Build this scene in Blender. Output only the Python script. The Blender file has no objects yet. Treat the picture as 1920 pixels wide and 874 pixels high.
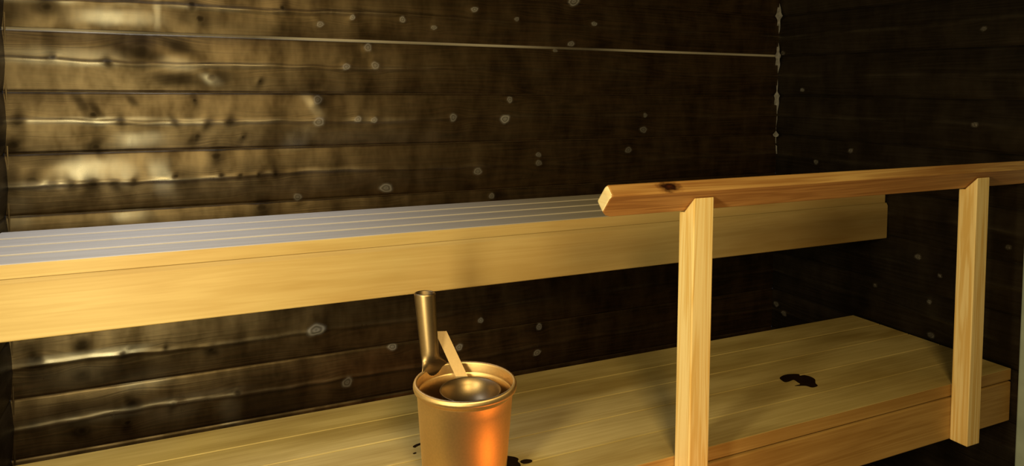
import bpy, bmesh, math
import numpy as np
from mathutils import Matrix, Vector

sc = bpy.context.scene
COL = sc.collection

# ------------------------------------------------------------------ camera
R_ = (0.9049586940957152, -0.42540688274502564, 0.008873899578967469)
U_ = (0.011841480876214722, 0.04602634391550117, 0.9988700390923887)
F_ = (0.4253346227515882, 0.9038310460362224, -0.04668938755040755)
cam_d = bpy.data.cameras.new('camera')
cam_d.sensor_width = 36.0
cam_d.lens = 1349.4251 / 1920 * 36.0
cam_d.shift_y = -(437 - 227.6) / 1920
cam_d.clip_start = 0.01
cam = bpy.data.objects.new('camera', cam_d)
COL.objects.link(cam)
cam.matrix_world = Matrix(((R_[0], U_[0], -F_[0], 0.3428), (R_[1], U_[1], -F_[1], -1.9289),
                           (R_[2], U_[2], -F_[2], 1.16), (0, 0, 0, 1)))
sc.camera = cam

# ------------------------------------------------------------------ light
sc.view_settings.view_transform = 'Standard'
sc.view_settings.look = 'None'
sc.view_settings.gamma = 1.0
sc.view_settings.use_curve_mapping = False
sc.view_settings.exposure = 0.0

wd = bpy.data.worlds.new('world')
wd.use_nodes = True
wd.node_tree.nodes['Background'].inputs[0].default_value = (0.55, 0.6, 0.7, 1)
wd.node_tree.nodes['Background'].inputs[1].default_value = 0.02
sc.world = wd


def lamp(name, kind, loc, energy, color, size=0.1, target=None, size_y=None, spread=None):
    d = bpy.data.lights.new(name, kind)
    d.energy = energy
    d.color = color
    if kind == 'AREA':
        d.size = size
        if size_y:
            d.shape = 'RECTANGLE'
            d.size_y = size_y
        if spread:
            d.spread = spread
    else:
        d.shadow_soft_size = size
    o = bpy.data.objects.new(name, d)
    o.location = loc
    if target is not None:
        o.rotation_euler = (Vector(target) - Vector(loc)).to_track_quat('-Z', 'Y').to_euler()
    COL.objects.link(o)
    return o


# warm sauna lamp on the left wall beside the viewer, cool spill from the ceiling, stove glow
lamp('warm_lamp', 'AREA', (0.125, -1.36, 0.86), 16.0, (1.0, 0.81, 0.37), 0.18, target=(0.4, -0.45, 0.90), size_y=1.0)
lamp('room_lamp', 'AREA', (0.56, -2.2, 1.64), 19.5, (1.0, 0.71, 0.26), 0.40, target=(0.8, -0.9, 0.45), size_y=0.34)
lamp('cool_lamp', 'AREA', (0.26, -0.26, 2.0), 2.2, (0.84, 0.90, 1.0), 0.5, target=(0.28, -0.27, 0), size_y=0.2, spread=1.5)
lamp('stove_glow', 'POINT', (1.08, -1.13, 0.25), 1.7, (1.0, 0.27, 0.035), 0.05)

# ------------------------------------------------------------------ sizes
W = 2.3            # inner width of the room
CEIL = 2.1
YF = -2.45         # wall behind the viewer
P, O = 0.14, 1.2815  # board pitch, height of one groove
ZU, YU, TU, FU, YBK = 0.8482, -0.4521, 0.0283, 0.1051, -0.1184
ZL, YL, TL, FL, YLB = 0.4469, -0.8283, 0.0293, 0.1071, -0.3482


# ------------------------------------------------------------------ helpers
def link(o, parent=None):
    COL.objects.link(o)
    if parent:
        o.parent = parent
        o.matrix_parent_inverse = parent.matrix_world.inverted()
    return o


def tag(o, label=None, cat=None, group=None, kind=None):
    if label: o['label'] = label
    if cat: o['category'] = cat
    if group: o['group'] = group
    if kind: o['kind'] = kind
    return o


def empty(name, loc):
    o = bpy.data.objects.new(name, None)
    o.empty_display_size = 0.05
    o.matrix_world = Matrix.Translation(loc)
    o.location = loc
    COL.objects.link(o)
    bpy.context.view_layer.update()
    return o


def from_bm(name, bm, mat, parent=None, smooth=False):
    me = bpy.data.meshes.new(name)
    bmesh.ops.recalc_face_normals(bm, faces=bm.faces)
    bm.to_mesh(me)
    bm.free()
    me.materials.append(mat)
    if smooth:
        me.polygons.foreach_set('use_smooth', [True] * len(me.polygons))
    o = bpy.data.objects.new(name, me)
    return link(o, parent)


def box_bm(a, b, bevel=0.0, seg=2):
    bm = bmesh.new()
    bmesh.ops.create_cube(bm, size=1)
    for v in bm.verts:
        v.co = Vector([(a[i] + b[i]) / 2 + v.co[i] * (b[i] - a[i]) for i in range(3)])
    if bevel:
        bmesh.ops.bevel(bm, geom=bm.edges[:] , offset=bevel, segments=seg, affect='EDGES', profile=0.5)
    return bm


def box(name, a, b, mat, parent=None, bevel=0.003):
    return from_bm(name, box_bm(a, b, bevel), mat, parent)


def prism_bm(pts, vec, bevel=0.0):
    """polygon pts extruded by vec"""
    bm = bmesh.new()
    v0 = [bm.verts.new(p) for p in pts]
    f = bm.faces.new(v0)
    r = bmesh.ops.extrude_face_region(bm, geom=[f])
    for g in r['geom']:
        if isinstance(g, bmesh.types.BMVert):
            g.co += Vector(vec)
    bmesh.ops.recalc_face_normals(bm, faces=bm.faces)
    if bevel:
        bmesh.ops.bevel(bm, geom=bm.edges[:], offset=bevel, segments=2, affect='EDGES', profile=0.5)
    return bm


class NT:
    def __init__(self, name):
        self.m = bpy.data.materials.new(name)
        self.m.use_nodes = True
        self.t = self.m.node_tree
        self.b = self.t.nodes['Principled BSDF']

    def n(self, typ, **kw):
        n = self.t.nodes.new(typ)
        for k, v in kw.items():
            if k.startswith('i_'):
                n.inputs[k[2:].replace('_', ' ')].default_value = v
            else:
                setattr(n, k, v)
        return n

    def l(self, a, b):
        self.t.links.new(a, b)

    def math(self, op, a, b=None):
        n = self.n('ShaderNodeMath', operation=op)
        for i, x in enumerate((a, b)):
            if x is None: continue
            if isinstance(x, (int, float)): n.inputs[i].default_value = x
            else: self.l(x, n.inputs[i])
        return n.outputs[0]

    def noise(self, vec, scale, detail=3, rough=0.5, dist=0.0):
        n = self.n('ShaderNodeTexNoise')
        n.inputs['Scale'].default_value = scale
        n.inputs['Detail'].default_value = detail
        n.inputs['Roughness'].default_value = rough
        n.inputs['Distortion'].default_value = dist
        self.l(vec, n.inputs['Vector'])
        return n.outputs[0]

    def mapping(self, vec, scale=(1, 1, 1), loc=(0, 0, 0)):
        n = self.n('ShaderNodeMapping')
        n.inputs['Scale'].default_value = scale
        n.inputs['Location'].default_value = loc
        self.l(vec, n.inputs['Vector'])
        return n.outputs[0]

    def ramp(self, fac, stops):
        n = self.n('ShaderNodeValToRGB')
        e = n.color_ramp.elements
        while len(e) < len(stops): e.new(0.5)
        for el, (p, c) in zip(e, stops):
            el.position = p
            el.color = c if len(c) == 4 else (*c, 1)
        self.l(fac, n.inputs[0])
        return n.outputs[0]

    def mix(self, fac, a, b, mode='MIX'):
        n = self.n('ShaderNodeMix', data_type='RGBA', blend_type=mode)
        for s, x in ((n.inputs[0], fac), (n.inputs[6], a), (n.inputs[7], b)):
            if isinstance(x, (int, float)): s.default_value = x
            elif isinstance(x, tuple): s.default_value = x if len(x) == 4 else (*x, 1)
            else: self.l(x, s)
        return n.outputs[2]

    def attr(self, name):
        return self.n('ShaderNodeAttribute', attribute_name=name).outputs['Fac']

    def comb(self, x, y, z):
        n = self.n('ShaderNodeCombineXYZ')
        for i, v in enumerate((x, y, z)):
            if isinstance(v, (int, float)): n.inputs[i].default_value = v
            else: self.l(v, n.inputs[i])
        return n.outputs[0]

    def bump(self, h, strength, dist):
        n = self.n('ShaderNodeBump')
        n.inputs['Strength'].default_value = strength
        n.inputs['Distance'].default_value = dist
        self.l(h, n.inputs['Height'])
        self.l(n.outputs[0], self.b.inputs['Normal'])


def wood(name, light, dark, axis='X', rough=0.45, grain=1.0, offset=(0, 0, 0), blotch=None, spec=0.4, knots=()):
    """pale softwood: stretched growth lines along one axis, soft blotches, optional knots (object space, metres)"""
    t = NT(name)
    co = t.n('ShaderNodeTexCoord').outputs['Object']
    lo = {'X': (0.9, 26, 26), 'Y': (26, 0.9, 26), 'Z': (26, 26, 0.9)}[axis]
    fi = {'X': (4, 240, 240), 'Y': (240, 4, 240), 'Z': (240, 240, 4)}[axis]
    bl = {'X': (2.2, 9, 9), 'Y': (9, 2.2, 9), 'Z': (9, 9, 2.2)}[axis]
    n1 = t.noise(t.mapping(co, lo, offset), 1.0, 4, 0.55, 0.7)
    rings = t.math('SINE', t.math('MULTIPLY', n1, 46.0))
    n2 = t.noise(t.mapping(co, fi, offset), 1.0, 2, 0.5)
    f = t.math('ADD', t.math('MULTIPLY', rings, 0.16 * grain), t.math('MULTIPLY', t.math('SUBTRACT', n2, 0.5), 0.55 * grain))
    f = t.math('ADD', f, t.math('ADD', t.math('MULTIPLY', n1, 0.5), 0.18))
    col = t.ramp(f, [(0.15, light), (0.8, dark)])
    nb = t.noise(t.mapping(co, bl, offset), 1.0, 3, 0.5)
    if blotch:
        col = t.mix(t.ramp(nb, [(0.42, (0, 0, 0)), (0.68, (1, 1, 1))]), col, t.mix(1.0, col, blotch, 'MULTIPLY'))
    for (kx, ky, kz, r, st) in knots:
        d = t.n('ShaderNodeVectorMath', operation='SUBTRACT')
        t.l(co, d.inputs[0]); d.inputs[1].default_value = (kx, ky, kz)
        m = t.mapping(d.outputs[0], (1 / (r * st), 1 / r, 1 / r))
        le = t.n('ShaderNodeVectorMath', operation='LENGTH'); t.l(m, le.inputs[0])
        dd = t.math('ADD', le.outputs['Value'], t.math('MULTIPLY', t.math('SUBTRACT', t.noise(t.mapping(co, (90, 160, 160)), 1, 2), 0.5), 0.7))
        k = t.ramp(dd, [(0.0, (0.20, 0.08, 0.04)), (0.25, (0.04, 0.016, 0.01)), (0.45, (0.10, 0.05, 0.025)), (0.75, (0.45, 0.30, 0.2)), (1.0, (0.9, 0.85, 0.8))])
        fac = t.ramp(dd, [(0.35, (1, 1, 1)), (1.25, (0, 0, 0))])
        col = t.mix(fac, col, t.mix(1.0, col, k, 'MULTIPLY'))
    t.l(col, t.b.inputs['Base Color'])
    t.b.inputs['Roughness'].default_value = rough
    t.b.inputs['Specular IOR Level'].default_value = spec
    t.bump(f, 0.25, 0.0006)
    return t.m


def plain(name, col, rough=0.5, metallic=0.0, spec=0.5, nscale=0, namp=0.0, bump=0.0):
    t = NT(name)
    co = t.n('ShaderNodeTexCoord').outputs['Object']
    n = t.noise(co, nscale or 40, 4)
    lo = tuple(c * (1 - namp) for c in col); hi = tuple(c * (1 + namp) for c in col)
    t.l(t.ramp(n, [(0.3, lo), (0.7, hi)]), t.b.inputs['Base Color'])
    t.b.inputs['Roughness'].default_value = rough
    t.b.inputs['Metallic'].default_value = metallic
    t.b.inputs['Specular IOR Level'].default_value = spec
    if bump:
        t.bump(n, bump, 0.0005)
    return t.m


def stained_boards(name, lo=(0.006, 0.0035, 0.002), hi=(0.021, 0.0115, 0.006), sheen=0.72):
    t = NT(name)
    s = t.attr('along'); g = t.attr('grain'); knot = t.attr('knot'); ring = t.attr('ring'); pale = t.attr('pale')
    v = t.comb(t.math('MULTIPLY', s, 5.0), t.math('MULTIPLY', g, 330.0), 0.0)
    fine = t.noise(v, 1.0, 2, 0.5, 0.2)
    cathedral = t.math('SINE', t.math('MULTIPLY', t.noise(t.comb(t.math('MULTIPLY', s, 1.3), t.math('MULTIPLY', g, 22.0), 3.0), 1.0, 2, 0.4), 70.0))
    streak = t.noise(t.comb(t.math('MULTIPLY', s, 26.0), t.math('MULTIPLY', g, 5.0), 7.0), 1.0, 3, 0.6)
    patch = t.noise(t.comb(t.math('MULTIPLY', s, 15.0), t.math('MULTIPLY', g, 7.0), 11.0), 1.0, 3, 0.55)
    base = t.ramp(t.math('ADD', t.math('ADD', t.math('MULTIPLY', fine, 0.6), t.math('MULTIPLY', cathedral, 0.10)), t.math('MULTIPLY', patch, 0.4)),
                  [(0.3, lo), (0.72, hi)])
    rgrey = t.ramp(ring, [(0.0, (0.05, 0.05, 0.055)), (0.25, (0.20, 0.20, 0.22)), (0.5, (0.06, 0.06, 0.065)), (0.75, (0.26, 0.26, 0.29)), (1.0, (0.08, 0.08, 0.09))])
    rdark = t.ramp(ring, [(0.0, (0.006, 0.004, 0.003)), (0.4, (0.012, 0.008, 0.005)), (0.7, (0.03, 0.02, 0.012)), (1.0, (0.008, 0.005, 0.003))])
    col = t.mix(knot, base, t.mix(t.attr('pale_ring'), rdark, rgrey))
    col = t.mix(t.math('MULTIPLY', t.attr('dull'), 0.75), col, (0.004, 0.0025, 0.0015))
    col = t.mix(pale, col, (0.38, 0.36, 0.33))
    t.l(col, t.b.inputs['Base Color'])
    dull = t.attr('dull'); pith = t.attr('pith')
    r = t.math('ADD', t.math('MULTIPLY', t.ramp(streak, [(0.3, (0, 0, 0)), (0.7, (1, 1, 1))]), 0.10), 0.27)
    r = t.math('ADD', r, t.math('MULTIPLY', t.ramp(patch, [(0.45, (0, 0, 0)), (0.7, (1, 1, 1))]), 0.12))
    r = t.math('ADD', r, t.math('MULTIPLY', knot, 0.3))
    r = t.math('SUBTRACT', r, t.math('MULTIPLY', pith, 0.06))
    r = t.math('SUBTRACT', r, t.math('MULTIPLY', t.attr('gloss'), 0.04))
    t.l(t.math('ADD', r, t.math('MULTIPLY', dull, 0.2)), t.b.inputs['Coat Roughness'])
    t.b.inputs['Roughness'].default_value = 0.44
    t.b.inputs['Coat IOR'].default_value = 2.0
    matt = t.math('SUBTRACT', 1.0, t.math('MULTIPLY', dull, 0.85))
    # varnish: a narrow clear gloss where the stain is worn smooth, over a broad amber sheen
    sp = t.math('ADD', t.math('MULTIPLY', pith, 0.4), t.math('MULTIPLY', t.attr('gloss'), 0.9))
    sp = t.math('ADD', sp, t.math('MULTIPLY', t.ramp(patch, [(0.40, (0, 0, 0)), (0.70, (1, 1, 1))]), 0.10))
    t.l(t.math('MULTIPLY', sp, matt), t.b.inputs['Coat Weight'])
    sh = t.math('ADD', 0.25, t.math('MULTIPLY', t.ramp(patch, [(0.30, (0, 0, 0)), (0.68, (1, 1, 1))]), sheen))
    t.l(t.math('MULTIPLY', sh, matt), t.b.inputs['Specular IOR Level'])
    t.b.inputs['Specular Tint'].default_value = (1.0, 0.76, 0.46, 1)
    h = t.math('ADD', t.math('MULTIPLY', fine, 0.6), t.math('MULTIPLY', cathedral, 0.16))
    h = t.math('ADD', h, t.math('MULTIPLY', streak, 0.5))
    t.bump(h, 0.6, 0.0006)
    return t.m


M_boards = stained_boards('dark_stained_boards')
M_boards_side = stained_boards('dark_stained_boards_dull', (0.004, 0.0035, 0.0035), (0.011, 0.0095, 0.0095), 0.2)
M_fascia = wood('pine_fascia', (0.48, 0.37, 0.19), (0.35, 0.245, 0.095), 'X', 0.5, 0.45, (0, 0, 3), (0.86, 0.78, 0.66))
M_uslat = wood('greyed_slats', (0.60, 0.56, 0.52), (0.46, 0.42, 0.39), 'X', 0.5, 0.6, (5, 0, 0))
M_usfront = M_fascia
M_lslat = wood('aged_aspen', (0.62, 0.51, 0.255), (0.42, 0.32, 0.125), 'X', 0.55, 0.65, (9, 1, 0), (0.62, 0.56, 0.42))
M_lfasc = wood('pine_fascia_low', (0.50, 0.33, 0.13), (0.32, 0.18, 0.05), 'X', 0.5, 0.8, (2, 4, 0), (0.7, 0.62, 0.5))
M_post = wood('pine_post', (0.94, 0.78, 0.46), (0.78, 0.55, 0.22), 'Z', 0.5, 1.9, (1, 2, 0))
M_rail = wood('pine_rail', (0.74, 0.51, 0.22), (0.42, 0.22, 0.075), 'X', 0.5, 1.1, (3, 6, 0), (0.6, 0.42, 0.28),
              knots=((1.155, -0.876, 0.983, 0.018, 1.9),))
M_rail_under = wood('shaded_rail_underside', (0.54, 0.29, 0.11), (0.30, 0.13, 0.042), 'X', 0.5, 1.1, (3, 6, 0), (0.7, 0.6, 0.5))  # rail underside: shade and red stove glow put into the wood colour
M_cut = wood('fresh_sawn_end', (0.88, 0.78, 0.56), (0.74, 0.58, 0.34), 'Y', 0.6, 0.7)
M_batten = wood('pine_batten', (0.6, 0.42, 0.2), (0.4, 0.25, 0.1), 'Y')
M_bucket = plain('spun_champagne_metal', (0.70, 0.50, 0.27), 0.40, 1.0, nscale=260, namp=0.05, bump=0.05)
M_ladle = plain('champagne_metal', (0.33, 0.245, 0.15), 0.42, 1.0, nscale=260, namp=0.05, bump=0.05)
_b = M_bucket.node_tree.nodes['Principled BSDF']
_b.inputs['Anisotropic'].default_value = 0.85
_tg = M_bucket.node_tree.nodes.new('ShaderNodeTangent')
_tg.direction_type = 'RADIAL'; _tg.axis = 'Z'
M_bucket.node_tree.links.new(_tg.outputs[0], _b.inputs['Tangent'])
M_wet = plain('wet_wood', (0.016, 0.008, 0.004), 0.25, nscale=60, namp=0.4)
M_dark = plain('dark_surface', (0.02, 0.018, 0.016), 0.6, nscale=10, namp=0.3)
M_floor = plain('pale_floor', (0.20, 0.19, 0.17), 0.5, nscale=8, namp=0.12)
M_bead = plain('grey_sealant', (0.24, 0.24, 0.27), 0.6, nscale=90, namp=0.35, bump=0.3)
M_jamb = plain('pale_jamb', (0.38, 0.48, 0.50), 0.5, nscale=14, namp=0.15)

# ------------------------------------------------------------------ board walls
KNOTS = [(0.088,1.333,0.0169),(0.097,1.220,0.0073),(0.206,1.210,0.0087),(0.272,1.236,0.0304),(0.430,1.179,0.0119),(0.542,1.171,0.0068),(0.028,1.074,0.0132),(0.174,1.089,0.0099),(0.230,1.074,0.0088),(0.345,1.069,0.0078),(0.419,1.067,0.0119),(0.469,1.069,0.0120),(0.390,1.122,0.0078),(0.685,1.124,0.0140),(0.687,1.066,0.0140),(0.178,1.014,0.0112),(0.017,1.022,0.0167),(0.395,1.034,0.0092),(0.500,1.030,0.0067),(0.053,0.939,0.0169),(0.092,0.931,0.0110),(0.128,0.929,0.0111),(0.171,0.929,0.0125),(0.215,0.927,0.0113),(0.256,0.931,0.0089),(0.437,0.984,0.0146),(0.346,0.938,0.0078),(0.449,0.936,0.0080),(0.493,0.934,0.0081),(0.537,0.935,0.0082),(0.578,0.933,0.0082),(0.633,0.870,0.0111),(0.543,0.849,0.0191),(0.597,1.359,0.0096),(0.692,1.321,0.0084),(0.404,1.322,0.0131),(0.386,1.356,0.0117),(0.776,1.343,0.0085),(0.913,1.344,0.0103),(1.004,1.326,0.0075),(1.126,1.383,0.0092),(1.260,1.362,0.0079),(1.526,1.360,0.0083),(1.447,1.296,0.0098),(1.455,1.425,0.0163),(0.818,1.265,0.0129),(0.837,1.217,0.0130),(0.759,1.212,0.0114),(1.224,1.068,0.0142),(1.241,1.125,0.0110),(0.790,1.072,0.0101),(0.834,1.069,0.0101),(1.062,1.074,0.0137),(1.723,1.075,0.0086),(1.719,1.028,0.0121),(1.661,0.964,0.0120),(1.337,0.934,0.0113),(1.337,0.959,0.0081),(1.139,0.917,0.0140),(0.868,0.882,0.0161),(1.185,0.842,0.0094),(1.392,1.274,0.0065),(0.678,0.514,0.0199),(0.055,0.530,0.0147),(0.143,0.554,0.0125),(0.142,0.481,0.0125),(0.226,0.517,0.0077),(0.420,0.497,0.0107),(0.245,0.391,0.0180),(0.140,0.347,0.0151),(0.334,0.375,0.0079),(0.482,0.377,0.0123),(0.760,0.358,0.0174),(0.887,0.435,0.0119),(0.234,0.348,0.0103),(1.347,0.430,0.0114),(1.152,0.476,0.0094),(1.339,0.352,0.0114),(1.085,0.406,0.0109),(0.318,0.519,0.0065)]
# worn shiny patches and rough matt patches of the stain: (along, height, half width, half height, slant, amount)
GLOSSY = [(0.156,0.961,0.057,0.027,-0.10,0.80),(0.226,0.953,0.031,0.030,-0.10,0.55),(0.317,0.933,0.023,0.044,-0.25,0.60),(0.076,0.931,0.060,0.010,0.00,0.90),(0.269,1.027,0.048,0.018,0.30,0.50),(0.637,1.025,0.031,0.025,0.60,0.80),(0.675,1.106,0.015,0.031,-0.60,0.70),(0.226,1.317,0.082,0.017,0.00,0.60),(0.310,1.330,0.008,0.033,0.00,0.60),(0.097,1.224,0.127,0.019,0.00,0.50),(0.349,1.210,0.034,0.018,-0.70,0.50),(0.430,1.173,0.020,0.013,-0.60,0.80),(0.147,1.077,0.149,0.006,0.00,0.60),(0.365,1.070,0.057,0.008,0.00,0.50),(0.148,0.526,0.117,0.009,0.00,1.00),(0.126,0.478,0.082,0.025,0.00,0.45),(0.270,0.447,0.057,0.026,0.00,0.40),(0.082,0.378,0.068,0.011,0.00,0.60),(0.212,0.376,0.084,0.014,0.00,0.80),(0.376,0.382,0.117,0.013,0.00,0.80),(0.465,0.332,0.024,0.041,-0.10,0.80),(0.328,0.357,0.058,0.024,0.00,0.40),(0.024,0.867,0.026,0.036,0.00,0.30),(0.247,0.846,0.035,0.018,0.00,0.40),(0.834,1.069,0.080,0.009,0.00,0.25),(0.878,1.025,0.226,0.018,0.00,0.20)]
MATT = [(0.272,1.234,0.047,0.023,-0.90,1.00),(0.356,1.252,0.031,0.023,-0.80,1.00),(0.349,1.174,0.057,0.018,-0.40,1.00),(0.451,1.179,0.026,0.024,0.00,0.80),(0.147,1.120,0.014,0.025,-0.50,0.90),(0.179,1.101,0.011,0.022,-0.60,0.80),(0.178,1.020,0.016,0.020,0.40,0.90),(0.017,1.024,0.021,0.017,0.50,1.00),(0.011,0.941,0.021,0.048,0.00,0.80),(0.062,0.987,0.080,0.017,0.00,0.60),(0.089,1.332,0.027,0.022,0.00,0.90),(0.013,1.321,0.039,0.031,0.00,0.60),(0.398,1.328,0.072,0.026,0.00,0.60),(0.254,1.122,0.011,0.013,-0.50,0.80),(0.692,1.120,0.022,0.025,-0.30,0.80),(0.389,1.031,0.012,0.018,0.60,0.80),(0.500,1.032,0.009,0.016,0.40,0.70),(0.370,0.924,0.029,0.039,0.00,0.60),(0.143,0.551,0.017,0.018,0.00,1.00),(0.142,0.484,0.019,0.020,0.00,1.00),(0.044,0.559,0.054,0.012,0.00,0.50),(0.248,0.477,0.085,0.015,0.00,0.50),(0.136,0.406,0.083,0.018,0.00,0.70),(0.246,0.392,0.020,0.021,-0.30,1.00),(0.140,0.347,0.019,0.020,0.00,1.00),(0.234,0.342,0.011,0.018,0.30,0.80),(0.328,0.371,0.007,0.032,0.00,0.60),(0.420,0.494,0.018,0.013,-0.40,0.90),(0.553,0.315,0.092,0.097,0.00,0.70),(0.518,0.930,0.024,0.049,0.00,0.50)]


def board_wall(name, L, place, ds, rows, knots, seed, mat, pale_groove=None, zlo=0.3, zhi=1.5):
    """horizontal stained boards: convex faces, V grooves between them, raised knots, wavering grain.
    place(s, z, h) -> (x, y, z); h is the height of the face towards the room"""
    rng = np.random.default_rng(seed)
    s = np.linspace(0, L, int(L / ds) + 1)
    zs = []
    k0 = int(math.floor((0 - O) / P)); k1 = int(math.ceil((CEIL - O) / P))
    for k in range(k0, k1):
        zb = O + k * P
        dense = zlo - P < zb < zhi
        n = rows if dense else 10
        e = np.array([0.0, 0.0012, 0.0025, 0.0045])
        inner = np.linspace(0.007, P - 0.007, n)
        zs += list(zb + e) + list(zb + inner) + list(zb + P - e[:0:-1])
    zs = np.clip(np.array(zs), 0.0, CEIL)
    zs = np.unique(zs)
    S, Z = np.meshgrid(s, zs)
    kidx = np.floor((Z - O) / P + 1e-6)
    fr = (Z - O) / P - kidx
    fr = np.clip(fr, 0, 1)
    d_edge = np.minimum(fr, 1 - fr) * P
    bi = (kidx - k0).astype(int)
    nb = k1 - k0 + 2
    off = rng.uniform(0, 50, nb)
    H = 0.0062 * (1 - (2 * fr - 1) ** 2)
    ramp = np.clip(d_edge / 0.0045, 0, 1)
    H -= 0.0018 * (1 - ramp)
    # raised pith line down the middle of every board
    wob = 0.004 * np.sin(S * 4.0 + off[bi]) + 0.0025 * np.sin(S * 11.0 + 2 * off[bi]) + 0.0011 * np.sin(S * 61.0 + 3 * off[bi]) * np.sin(S * 7)
    H += 0.0019 * np.exp(-(((fr - 0.5) * P + wob) / 0.0050) ** 2)
    # planer chatter across the boards
    for q in range(10):
        wl = rng.uniform(0.035, 0.16)
        ph = rng.uniform(0, 6.28, nb)
        am = 0.000028 * wl / 0.06
        H += am * np.sin(2 * math.pi * (S + 0.10 * (fr - 0.5) * rng.uniform(-1, 1)) / wl + ph[bi]) * (ramp)
    G = Z.copy()
    knot = np.zeros_like(H); ring = np.zeros_like(H); dull = np.zeros_like(H); pale_ring = np.zeros_like(H)
    for (ks, kz, r) in knots:
        dx = S - ks; dz = Z - kz
        if abs(kz) > 5: continue
        w = np.exp(-((dx / (3.2 * r)) ** 2 + (dz / (1.9 * r)) ** 2))
        G = G - dz * w * 0.9
        st = rng.uniform(1.0, 1.5)
        r = r * 0.72
        wn = 1.0 if (ks > 0.62 or seed != 3) else 0.0  # knots past the left end get pale grey rings
        wn *= rng.uniform(0.35, 0.95)
        th = np.arctan2(dz, dx / st)
        dd = np.sqrt((dx / st) ** 2 + dz ** 2) / r
        dd = dd * (1 + 0.08 * np.sin(2 * th + rng.uniform(0, 6)) + 0.06 * np.sin(3 * th + rng.uniform(0, 6)) + 0.04 * np.sin(5 * th + rng.uniform(0, 6)))
        kk = np.clip(1.35 - dd, 0, 0.5) / 0.5
        knot = np.maximum(knot, kk * 0.9)
        ring = np.where(dd < 1.4, np.clip(dd * 0.85, 0, 1), ring)
        H += 0.0011 * (r / 0.012) * np.exp(-(dd / 1.3) ** 2)
        H -= 0.0005 * (r / 0.012) * np.exp(-(dd / 0.5) ** 2)
        pale_ring = np.where(dd < 1.8, wn, pale_ring)
        if wn <= 0:
            a2 = rng.uniform(-0.5, 0.5)
            dl = np.exp(-(((dx - a2 * dz) / (1.5 * r)) ** 2 + ((dz - rng.uniform(-1, 1) * r) / (2.6 * r)) ** 2)) * rng.uniform(0.5, 1.0)
            dull = np.maximum(dull, np.maximum(dl, np.exp(-(dd / 1.0) ** 4)))
        # grain swells away from a knot along a slanting line
        a = rng.uniform(-0.9, 0.9)
        H += 0.0011 * (r / 0.012) * np.exp(-(((dx - a * dz) / (2.2 * r)) ** 2 + (dz / (3.6 * r)) ** 2)) * ramp
    gloss = np.zeros_like(H)
    if seed == 3:
        for arr, lst in ((gloss, GLOSSY), (dull, MATT)):
            for (ks, kz, rs, rz, sl, am) in lst:
                dx = S - ks; dz = Z - kz
                wv = 1 + 0.25 * np.sin(S * 90 + kz * 40) * np.sin(Z * 120 + ks * 30)
                np.maximum(arr, am * np.exp(-(np.abs((dx - sl * dz) / rs) ** 3 + np.abs(dz / rz) ** 3) * wv), out=arr)
        dull *= 1 - 0.6 * gloss
    G = G + off[bi] * 0.37
    pale = np.zeros_like(H)
    if pale_groove is not None:
        pale = np.clip(1 - (np.abs(Z - pale_groove) - 0.0028) / 0.0016, 0, 1)
        pale *= np.clip(0.35 + 0.5 * np.sin(S * 9 + 1.0) * np.sin(S * 3.1) + 0.45 * (S / L), 0.2, 1)
    X, Y, ZZ = place(S, Z, H)
    co = np.stack([X, Y, ZZ], -1).reshape(-1, 3).astype(np.float32)
    ny, nx = S.shape
    idx = np.arange(ny * nx).reshape(ny, nx)
    q = np.stack([idx[:-1, :-1], idx[:-1, 1:], idx[1:, 1:], idx[1:, :-1]], -1).reshape(-1, 4).astype(np.int32)
    me = bpy.data.meshes.new(name)
    me.vertices.add(len(co)); me.vertices.foreach_set('co', co.ravel())
    me.loops.add(q.size); me.loops.foreach_set('vertex_index', q.ravel())
    me.polygons.add(len(q))
    me.polygons.foreach_set('loop_start', np.arange(0, q.size, 4, dtype=np.int32))
    me.polygons.foreach_set('use_smooth', np.ones(len(q), dtype=bool))
    me.update(calc_edges=True)
    for nme, arr in (('along', S + off[bi] * 0.11), ('grain', G), ('knot', knot), ('ring', ring), ('pale', pale), ('dull', dull), ('pale_ring', pale_ring), ('gloss', gloss),
                     ('pith', np.exp(-(((fr - 0.5) * P + wob) / 0.006) ** 2) * np.clip(0.45 + 0.5 * np.sin(S * 17 + off[bi]) + 0.3 * np.sin(S * 53 + 2 * off[bi]), 0, 1))):
        a = me.attributes.new(nme, 'FLOAT', 'POINT')
        a.data.foreach_set('value', arr.ravel().astype(np.float32))
    me.materials.append(mat)
    o = bpy.data.objects.new(name, me)
    link(o)
    o['kind'] = 'structure'
    return o


GA = O
board_wall('wall_back', W, lambda s, z, h: (s, -h, z), 0.0032, 40, KNOTS, 3, M_boards, GA)
rr = np.random.default_rng(11)


def rand_knots(n, L):
    return [(rr.uniform(0, L), rr.uniform(0.2, 1.5), rr.uniform(0.006, 0.011)) for _ in range(n)]


YJ = -0.846
board_wall('wall_right', -YJ, lambda s, z, h: (W - h, -s, z), 0.006, 24, rand_knots(22, 0.9), 5, M_boards_side)
board_wall('wall_left', -YF, lambda s, z, h: (h, YF + s, z), 0.02, 12, rand_knots(10, 2.4), 8, M_boards_side)


def struct(o):
    o['kind'] = 'structure'
    return o


struct(box('wall_front', (-0.05, YF - 0.05, 0), (W + 0.12, YF, CEIL), M_dark, bevel=0))
struct(box('floor', (-0.05, YF - 0.05, -0.05), (W + 0.12, 0.02, 0), M_floor, bevel=0))
struct(box('ceiling', (-0.05, YF - 0.05, CEIL), (W + 0.12, 0.02, CEIL + 0.05), M_dark, bevel=0))
# pale door jamb that ends the boarded right wall, and the dark wall beyond it
struct(box('trim_1', (W - 0.012, YJ - 0.09, 0), (W + 0.06, YJ, CEIL), M_jamb, bevel=0.004))
struct(box('wall_right_front', (W + 0.005, YF, 0), (W + 0.05, YJ - 0.09, CEIL), M_dark, bevel=0))


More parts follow.
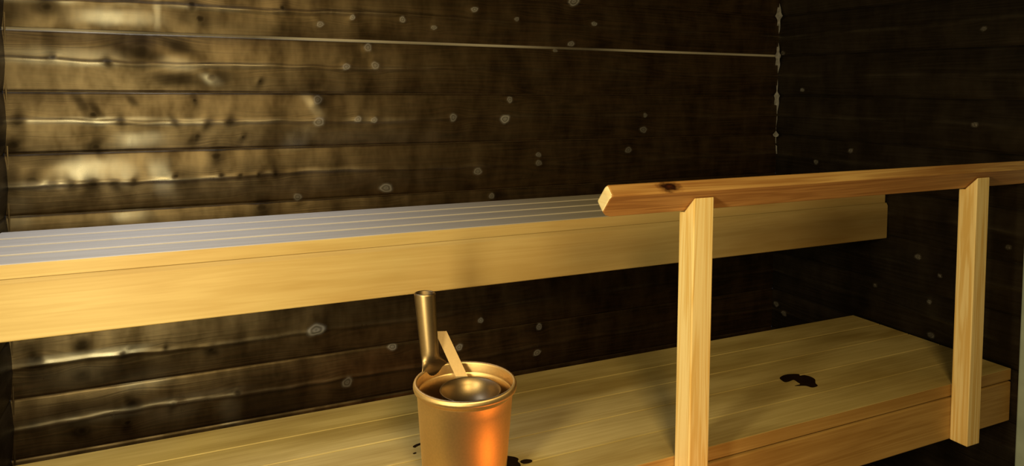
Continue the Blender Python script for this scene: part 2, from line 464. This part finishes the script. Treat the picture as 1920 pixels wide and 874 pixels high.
def corner_bead(name, x, sgn, pts, mat):
    """thin uneven sealant ribbon set across a room corner; pts = (z, half width)"""
    bm = bmesh.new()
    rows = []
    for z, w in pts:
        c = (x, -0.0015)
        a = bm.verts.new((c[0] - sgn * (0.001 + w), -0.0045, z))
        b = bm.verts.new((c[0] - sgn * 0.0045, -0.0045 - 0.0, z))
        d = bm.verts.new((c[0] - sgn * 0.0045, -0.001 - w, z))
        e = bm.verts.new((c[0] - sgn * 0.0, 0.0, z))
        rows.append((a, b, d, e))
    for r0, r1 in zip(rows, rows[1:]):
        for i in range(4):
            j = (i + 1) % 4
            bm.faces.new((r0[i], r0[j], r1[j], r1[i]))
    bm.faces.new(rows[0]); bm.faces.new(rows[-1][::-1])
    o = from_bm(name, bm, mat)
    o['kind'] = 'structure'
    return o


def bead_pts(z0, z1, base, big):
    out = []
    zz = np.arange(z0, z1, 0.006)
    for z in zz:
        d = abs((z - O) / P - round((z - O) / P)) * P
        w = base * (0.75 + 0.35 * math.sin(z * 41) + 0.2 * math.sin(z * 97)) + big * max(0, 1 - d / 0.013) ** 1.3
        if base > 0.005 and 0.965 < z < 0.993: w *= 0.12
        out.append((z, max(0.001, w)))
    return out


corner_bead('trim_2', W - 0.003, 1, bead_pts(0.93, 1.9, 0.0115, 0.010), M_bead)
corner_bead('trim_3', 0.0035, -1, bead_pts(0.05, 1.9, 0.0015, 0.0), M_boards)

# ------------------------------------------------------------------ upper bench
ub = tag(empty('upper_bench', (W / 2, (YU + YBK) / 2, ZU - TU - FU)),
         'long upper sauna bench with greyish slats and pale wooden fascia along the dark back wall', 'bench')
X0, X1 = 0.012, W - 0.008
n = 4
pitch = (YBK - YU) / n
for i in range(n):
    y0 = YU + (0.0016 if i == 0 else 0.004) + i * pitch
    a = (X0, y0, ZU - TU); b = (X1, YU + (i + 1) * pitch - 0.006, ZU)
    o = box('slat', a, b, M_uslat, ub, 0.003)
    if i == 0:
        # front slat nosing: warm lamp light put into its yellow colour
        o.data.materials.append(M_usfront)
        for p in o.data.polygons:
            if p.normal.y < -0.5: p.material_index = 1
        o['label'] = 'front slat with edge coloured yellow for the warm lamp light'
zt_ = ZU - TU
prof_f = [(YU - 0.006, zt_ - FU + 0.002), (YU - 0.006, zt_ - 0.0055), (YU - 0.0015, zt_ + 0.0022), (YU + 0.0010, zt_ + 0.0022),
          (YU + 0.0012, zt_ - 0.0005), (YU + 0.022, zt_ - 0.0005), (YU + 0.022, zt_ - FU), (YU - 0.004, zt_ - FU)]
from_bm('fascia', prism_bm([(X0, y, z) for y, z in prof_f], (X1 - X0, 0, 0)), M_fascia, ub)
for x in (0.35, 1.15, 1.95):
    box('bearer', (x - 0.022, YU + 0.026, ZU - TU - 0.07), (x + 0.022, YBK, ZU - TU - 0.001), M_batten, ub)
for x0, x1 in ((0.012, 0.04), (W - 0.04, W - 0.008)):
    box('wall_batten', (x0, YU + 0.026, ZU - TU - 0.07), (x1, YBK, ZU - TU - 0.001), M_batten, ub)

# ------------------------------------------------------------------ lower bench
lb = tag(empty('lower_bench', (W / 2, (YL + YLB) / 2, 0)),
         'wide lower sauna bench of yellowish wooden planks carrying the metal bucket', 'bench')
n = 5
pitch = (YLB - YL) / n
for i in range(n):
    o = box('slat', (X0, YL + i * pitch + 0.0012, ZL - TL), (X1, YL + (i + 1) * pitch - 0.0012, ZL), M_lslat, lb, 0.0012)
    if i == 0:
        o.data.materials.append(M_lfasc)
        for p in o.data.polygons:
            if p.normal.y < -0.5: p.material_index = 1
box('fascia', (X0, YL, ZL - TL - FL), (X1, YL + 0.026, ZL - TL - 0.004), M_lfasc, lb, 0.003)
for x in (0.2, 2.1):
    box('bearer', (x - 0.022, YL + 0.028, ZL - TL - 0.07), (x + 0.022, YLB, ZL - TL - 0.001), M_batten, lb)
    for y in (YLB - 0.14, YLB - 0.05):
        box('leg', (x - 0.022, y - 0.022, 0), (x + 0.022, y + 0.022, ZL - TL - 0.07), M_batten, lb)

# ------------------------------------------------------------------ guard rail
PB = ZL - TL - FL
gr = tag(empty('guard_rail', (1.6, -0.85, PB)),
         'tilted wooden guard rail on two posts fixed to the front of the lower bench', 'rail')
D = (-0.8413, 0.9286); C_ = (-0.8851, 0.9744); B_ = (-0.8668, 0.9924); A_ = (-0.8228, 0.9480)
XR, XE = 1.0273, W - 0.014


def rail_board():
    """board lying tilted on the posts; free left end with its lower corner clipped and softened"""
    u = Vector((0, D[0] - C_[0], D[1] - C_[1])); wlen = u.length; u.normalize()
    th = Vector((0, B_[0] - C_[0], B_[1] - C_[1]))
    o = Vector((0, C_[0], C_[1]))
    plan = [(XE, 0), (XR, 0), (XR - 0.002, 0.010), (XR + 0.0, wlen * 0.72), (XR + 0.012, wlen * 0.93), (XR + 0.024, wlen), (XE, wlen)]
    pts = [o + Vector((x, 0, 0)) + u * v for x, v in plan]
    return prism_bm(pts, th, 0.003)


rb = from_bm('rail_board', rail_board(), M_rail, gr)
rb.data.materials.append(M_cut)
rb.data.materials.append(M_rail_under)
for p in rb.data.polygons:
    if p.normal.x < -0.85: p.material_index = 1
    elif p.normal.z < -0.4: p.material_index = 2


def post(x):
    pd, pw = 0.0433, 0.0467
    yb, yf = YL - 0.0005, YL - 0.0005 - pd
    zt = 0.9592
    # slanting seat under the rail, then a level heel behind it
    yk = D[0] - 0.001
    zk = zt - (yk - yf) * (C_[1] - D[1]) / (D[0] - C_[0])
    pts = [(x, yb, PB), (x, yf, PB), (x, yf, zt - 0.0008), (x, yk, zk - 0.0008), (x, yb, zk - 0.0008)]
    return from_bm('post', prism_bm(pts, (pw, 0, 0), 0.002), M_post, gr)


post(1.2157)
post(2.0503)

# ------------------------------------------------------------------ bucket
BC = Vector((0.8185, -0.7268, ZL))
LV = Vector((-0.90499, 0.42542, 0)); BV = Vector((0.42542, 0.90499, 0))
BH = 0.18
bucket = tag(empty('sauna_bucket', BC), 'bronze coloured metal sauna bucket with upright tube handle on the lower bench', 'bucket')


def lathe_bm(prof, seg, center):
    bm = bmesh.new()
    rings = []
    for r, z in prof:
        if r < 1e-6:
            rings.append([bm.verts.new(center + Vector((0, 0, z)))])
        else:
            rings.append([bm.verts.new(center + Vector((r * math.cos(2 * math.pi * k / seg), r * math.sin(2 * math.pi * k / seg), z))) for k in range(seg)])
    for a, b in zip(rings, rings[1:]):
        for k in range(seg):
            j = (k + 1) % seg
            if len(a) == 1: bm.faces.new((a[0], b[k], b[j]))
            elif len(b) == 1: bm.faces.new((a[k], a[j], b[0]))
            else: bm.faces.new((a[k], a[j], b[j], b[k]))
    return bm


prof = [(0, 0.001), (0.070, 0.001), (0.0745, 0.002), (0.0762, 0.006)]
for i in range(1, 9):
    z = 0.006 + (0.1585 - 0.006) * i / 8
    prof.append((0.0762 + (0.0872 - 0.0762) * i / 8, z))
prof += [(0.0878, 0.161), (0.0905, 0.1635), (0.0932, 0.166), (0.0944, 0.170), (0.0942, 0.1745), (0.0926, 0.1785),
         (0.0900, 0.1800), (0.0880, 0.1790), (0.0868, 0.1760), (0.0858, 0.160), (0.0852, 0.1585), (0.0840, 0.157)]
for i in range(1, 8):
    z = 0.157 - (0.157 - 0.006) * i / 7
    prof.append((0.0840 - (0.0840 - 0.0735) * i / 7, z))
prof += [(0.068, 0.004), (0, 0.004)]
from_bm('body', lathe_bm(prof, 96, BC), M_bucket, bucket, True)


def tube_handle():
    """upright pinched tube that flares out into the back left of the rim"""
    bm = bmesh.new()
    N = 48
    hs = [-0.018, -0.008, 0.0, 0.006, 0.012, 0.018, 0.026, 0.036, 0.06, 0.09, 0.12, 0.138, 0.1415]
    azc = math.atan2(0.68, 0.73)   # angle from LV towards BV
    rad = LV * math.cos(azc) + BV * math.sin(azc)
    tan = LV * -math.sin(azc) + BV * math.cos(azc)

    def ring(h, grow=0.0):
        blend = 1 - min(1, max(0, (h + 0.002) / 0.026))
        blend = blend * blend * (3 - 2 * blend)
        cen = BC + Vector((0, 0, BH)) + LV * (0.069 + 0.085 * h) + BV * 0.0615
        hw = 0.0160 + 0.0035 * max(0, h) / 0.14 + grow
        hd = 0.0145 + 0.002 * max(0, h) / 0.14 + grow
        out = []
        for k in range(N):
            a = 2 * math.pi * k / N
            ca, sa = math.cos(a), math.sin(a)
            # superellipse with a crease facing the viewer's left
            rr_ = 1.0 + 0.10 * max(0, math.cos(a - math.radians(205))) ** 12
            tp = cen + (LV * (-ca) * hw + BV * sa * hd) * rr_ + Vector((0, 0, h))
            # slab following the rim arc
            th = azc + 0.36 * (ca if abs(ca) < 1 else ca) * (-1) * -1
            rr2 = 0.0895 + 0.0035 * sa
            sp = BC + (LV * math.cos(th) + BV * math.sin(th)) * rr2 + Vector((0, 0, BH + h))
            out.append(tp.lerp(sp, blend))
        return out

    rows = [[bm.verts.new(p) for p in ring(h)] for h in hs]
    # rolled lip and the hollow inside
    rows.append([bm.verts.new(p) for p in ring(0.1425, -0.0012)])
    rows.append([bm.verts.new(p) for p in ring(0.1415, -0.0030)])
    rows.append([bm.verts.new(p) for p in ring(0.05, -0.0030)])
    for a, b in zip(rows, rows[1:]):
        for k in range(N):
            j = (k + 1) % N
            bm.faces.new((a[k], a[j], b[j], b[k]))
    bm.faces.new(rows[0][::-1]); bm.faces.new(rows[-1])
    return bm


from_bm('handle', tube_handle(), M_ladle, bucket, True)

# ------------------------------------------------------------------ ladle
LC = BC + LV * -0.0097 + BV * 0.0029 + Vector((0, 0, BH - 0.02))
ladle = tag(empty('ladle', LC - Vector((0, 0, 0.04))), 'bronze coloured metal ladle resting inside the bucket with its flat handle up', 'ladle')
R0 = 0.0555
lp = [(0, -0.040), (0.018, -0.039), (0.033, -0.034), (0.045, -0.024), (0.052, -0.011), (R0 - 0.0005, -0.001), (R0 + 0.0008, 0.0004), (R0 + 0.0004, 0.0012),
      (R0 - 0.0012, 0.0006), (0.0505, -0.011), (0.0436, -0.0232), (0.032, -0.0328), (0.0175, -0.0376), (0, -0.0385)]
from_bm('bowl', lathe_bm(lp, 72, LC), M_ladle, ladle, True)


def ladle_handle():
    bm = bmesh.new()
    a = LC + LV * 0.0200 + BV * 0.0545 + Vector((0, 0, -0.012))
    m = a + Vector((0, 0, 0.013)) + BV * 0.003
    e = BC + LV * 0.055 + BV * 0.104 + Vector((0, 0, BH + 0.053))
    hw, th = 0.0115, 0.0014
    rows = []
    for p in (a, m, m.lerp(e, 0.2), m.lerp(e, 0.6), e):
        side = Vector((0.93, -0.36, 0.02)).normalized()
        nrm = BV * -0.8 + Vector((0, 0, 0.6))
        nrm.normalize()
        rows.append([bm.verts.new(p - side * hw - nrm * th), bm.verts.new(p + side * hw - nrm * th),
                     bm.verts.new(p + side * hw + nrm * th), bm.verts.new(p - side * hw + nrm * th)])
    for r0, r1 in zip(rows, rows[1:]):
        for i in range(4):
            j = (i + 1) % 4
            bm.faces.new((r0[i], r0[j], r1[j], r1[i]))
    bm.faces.new(rows[0][::-1]); bm.faces.new(rows[-1])
    return bm


from_bm('handle', ladle_handle(), M_ladle, ladle)


# ------------------------------------------------------------------ wet marks on the lower bench
def wet(name, outline, label):
    cx = sum(p[0] for p in outline) / len(outline); cy = sum(p[1] for p in outline) / len(outline)
    # smooth closed outline
    pts = []
    N = len(outline)
    for i in range(N):
        p0, p1, p2, p3 = (Vector(outline[(i + k) % N]) for k in (-1, 0, 1, 2))
        for s in range(6):
            t = s / 6
            pts.append(0.5 * ((2 * p1) + (-p0 + p2) * t + (2 * p0 - 5 * p1 + 4 * p2 - p3) * t * t + (-p0 + 3 * p1 - 3 * p2 + p3) * t ** 3))
    bm = bmesh.new()
    f = bm.faces.new([bm.verts.new((p.x, p.y, ZL + 0.0002)) for p in pts])
    r = bmesh.ops.extrude_face_region(bm, geom=[f])
    for g in r['geom']:
        if isinstance(g, bmesh.types.BMVert):
            g.co.z += 0.0006
    bmesh.ops.triangulate(bm, faces=[f for f in bm.faces if len(f.verts) > 4])
    return tag(from_bm(name, bm, M_wet), label, 'wet mark', 'wet marks on the lower bench')


wet('wet_mark', [(1.6947, -0.6281), (1.7173, -0.6200), (1.7373, -0.6215), (1.7558, -0.6298), (1.7516, -0.6388), (1.7641, -0.6407), (1.7708, -0.6546), (1.7673, -0.6710), (1.7502, -0.6880), (1.7422, -0.7016), (1.7228, -0.7031), (1.7149, -0.6894), (1.6912, -0.6789), (1.7105, -0.6772), (1.7145, -0.6652), (1.7162, -0.6519), (1.6978, -0.6542), (1.6869, -0.6529), (1.6871, -0.6425)],
    'dark horseshoe-shaped wet mark on the lower bench between the two rail posts')
wet('wet_mark', [(0.7641, -0.5852), (0.7725, -0.5796), (0.7842, -0.5778), (0.7822, -0.5839), (0.7735, -0.5870), (0.7667, -0.5910)],
    'thin dark wet streak on the bench left of the bucket')
wet('wet_mark', [(0.7560, -0.6112), (0.7610, -0.6090), (0.7633, -0.6122), (0.7582, -0.6144)],
    'tiny wet drop on the bench left of the bucket, below the streak')
wet('wet_mark', [(0.9120, -0.6968), (0.9288, -0.7022), (0.9347, -0.7136), (0.9295, -0.7221), (0.9291, -0.7347), (0.9188, -0.7468), (0.8903, -0.7442)],
    'brown wet patch against the right foot of the bucket')
wet('wet_mark', [(0.9350, -0.7224), (0.9460, -0.7209), (0.9554, -0.7273), (0.9528, -0.7347), (0.9418, -0.7362), (0.9335, -0.7303)],
    'dark oval wet drop just right of the bucket patch')
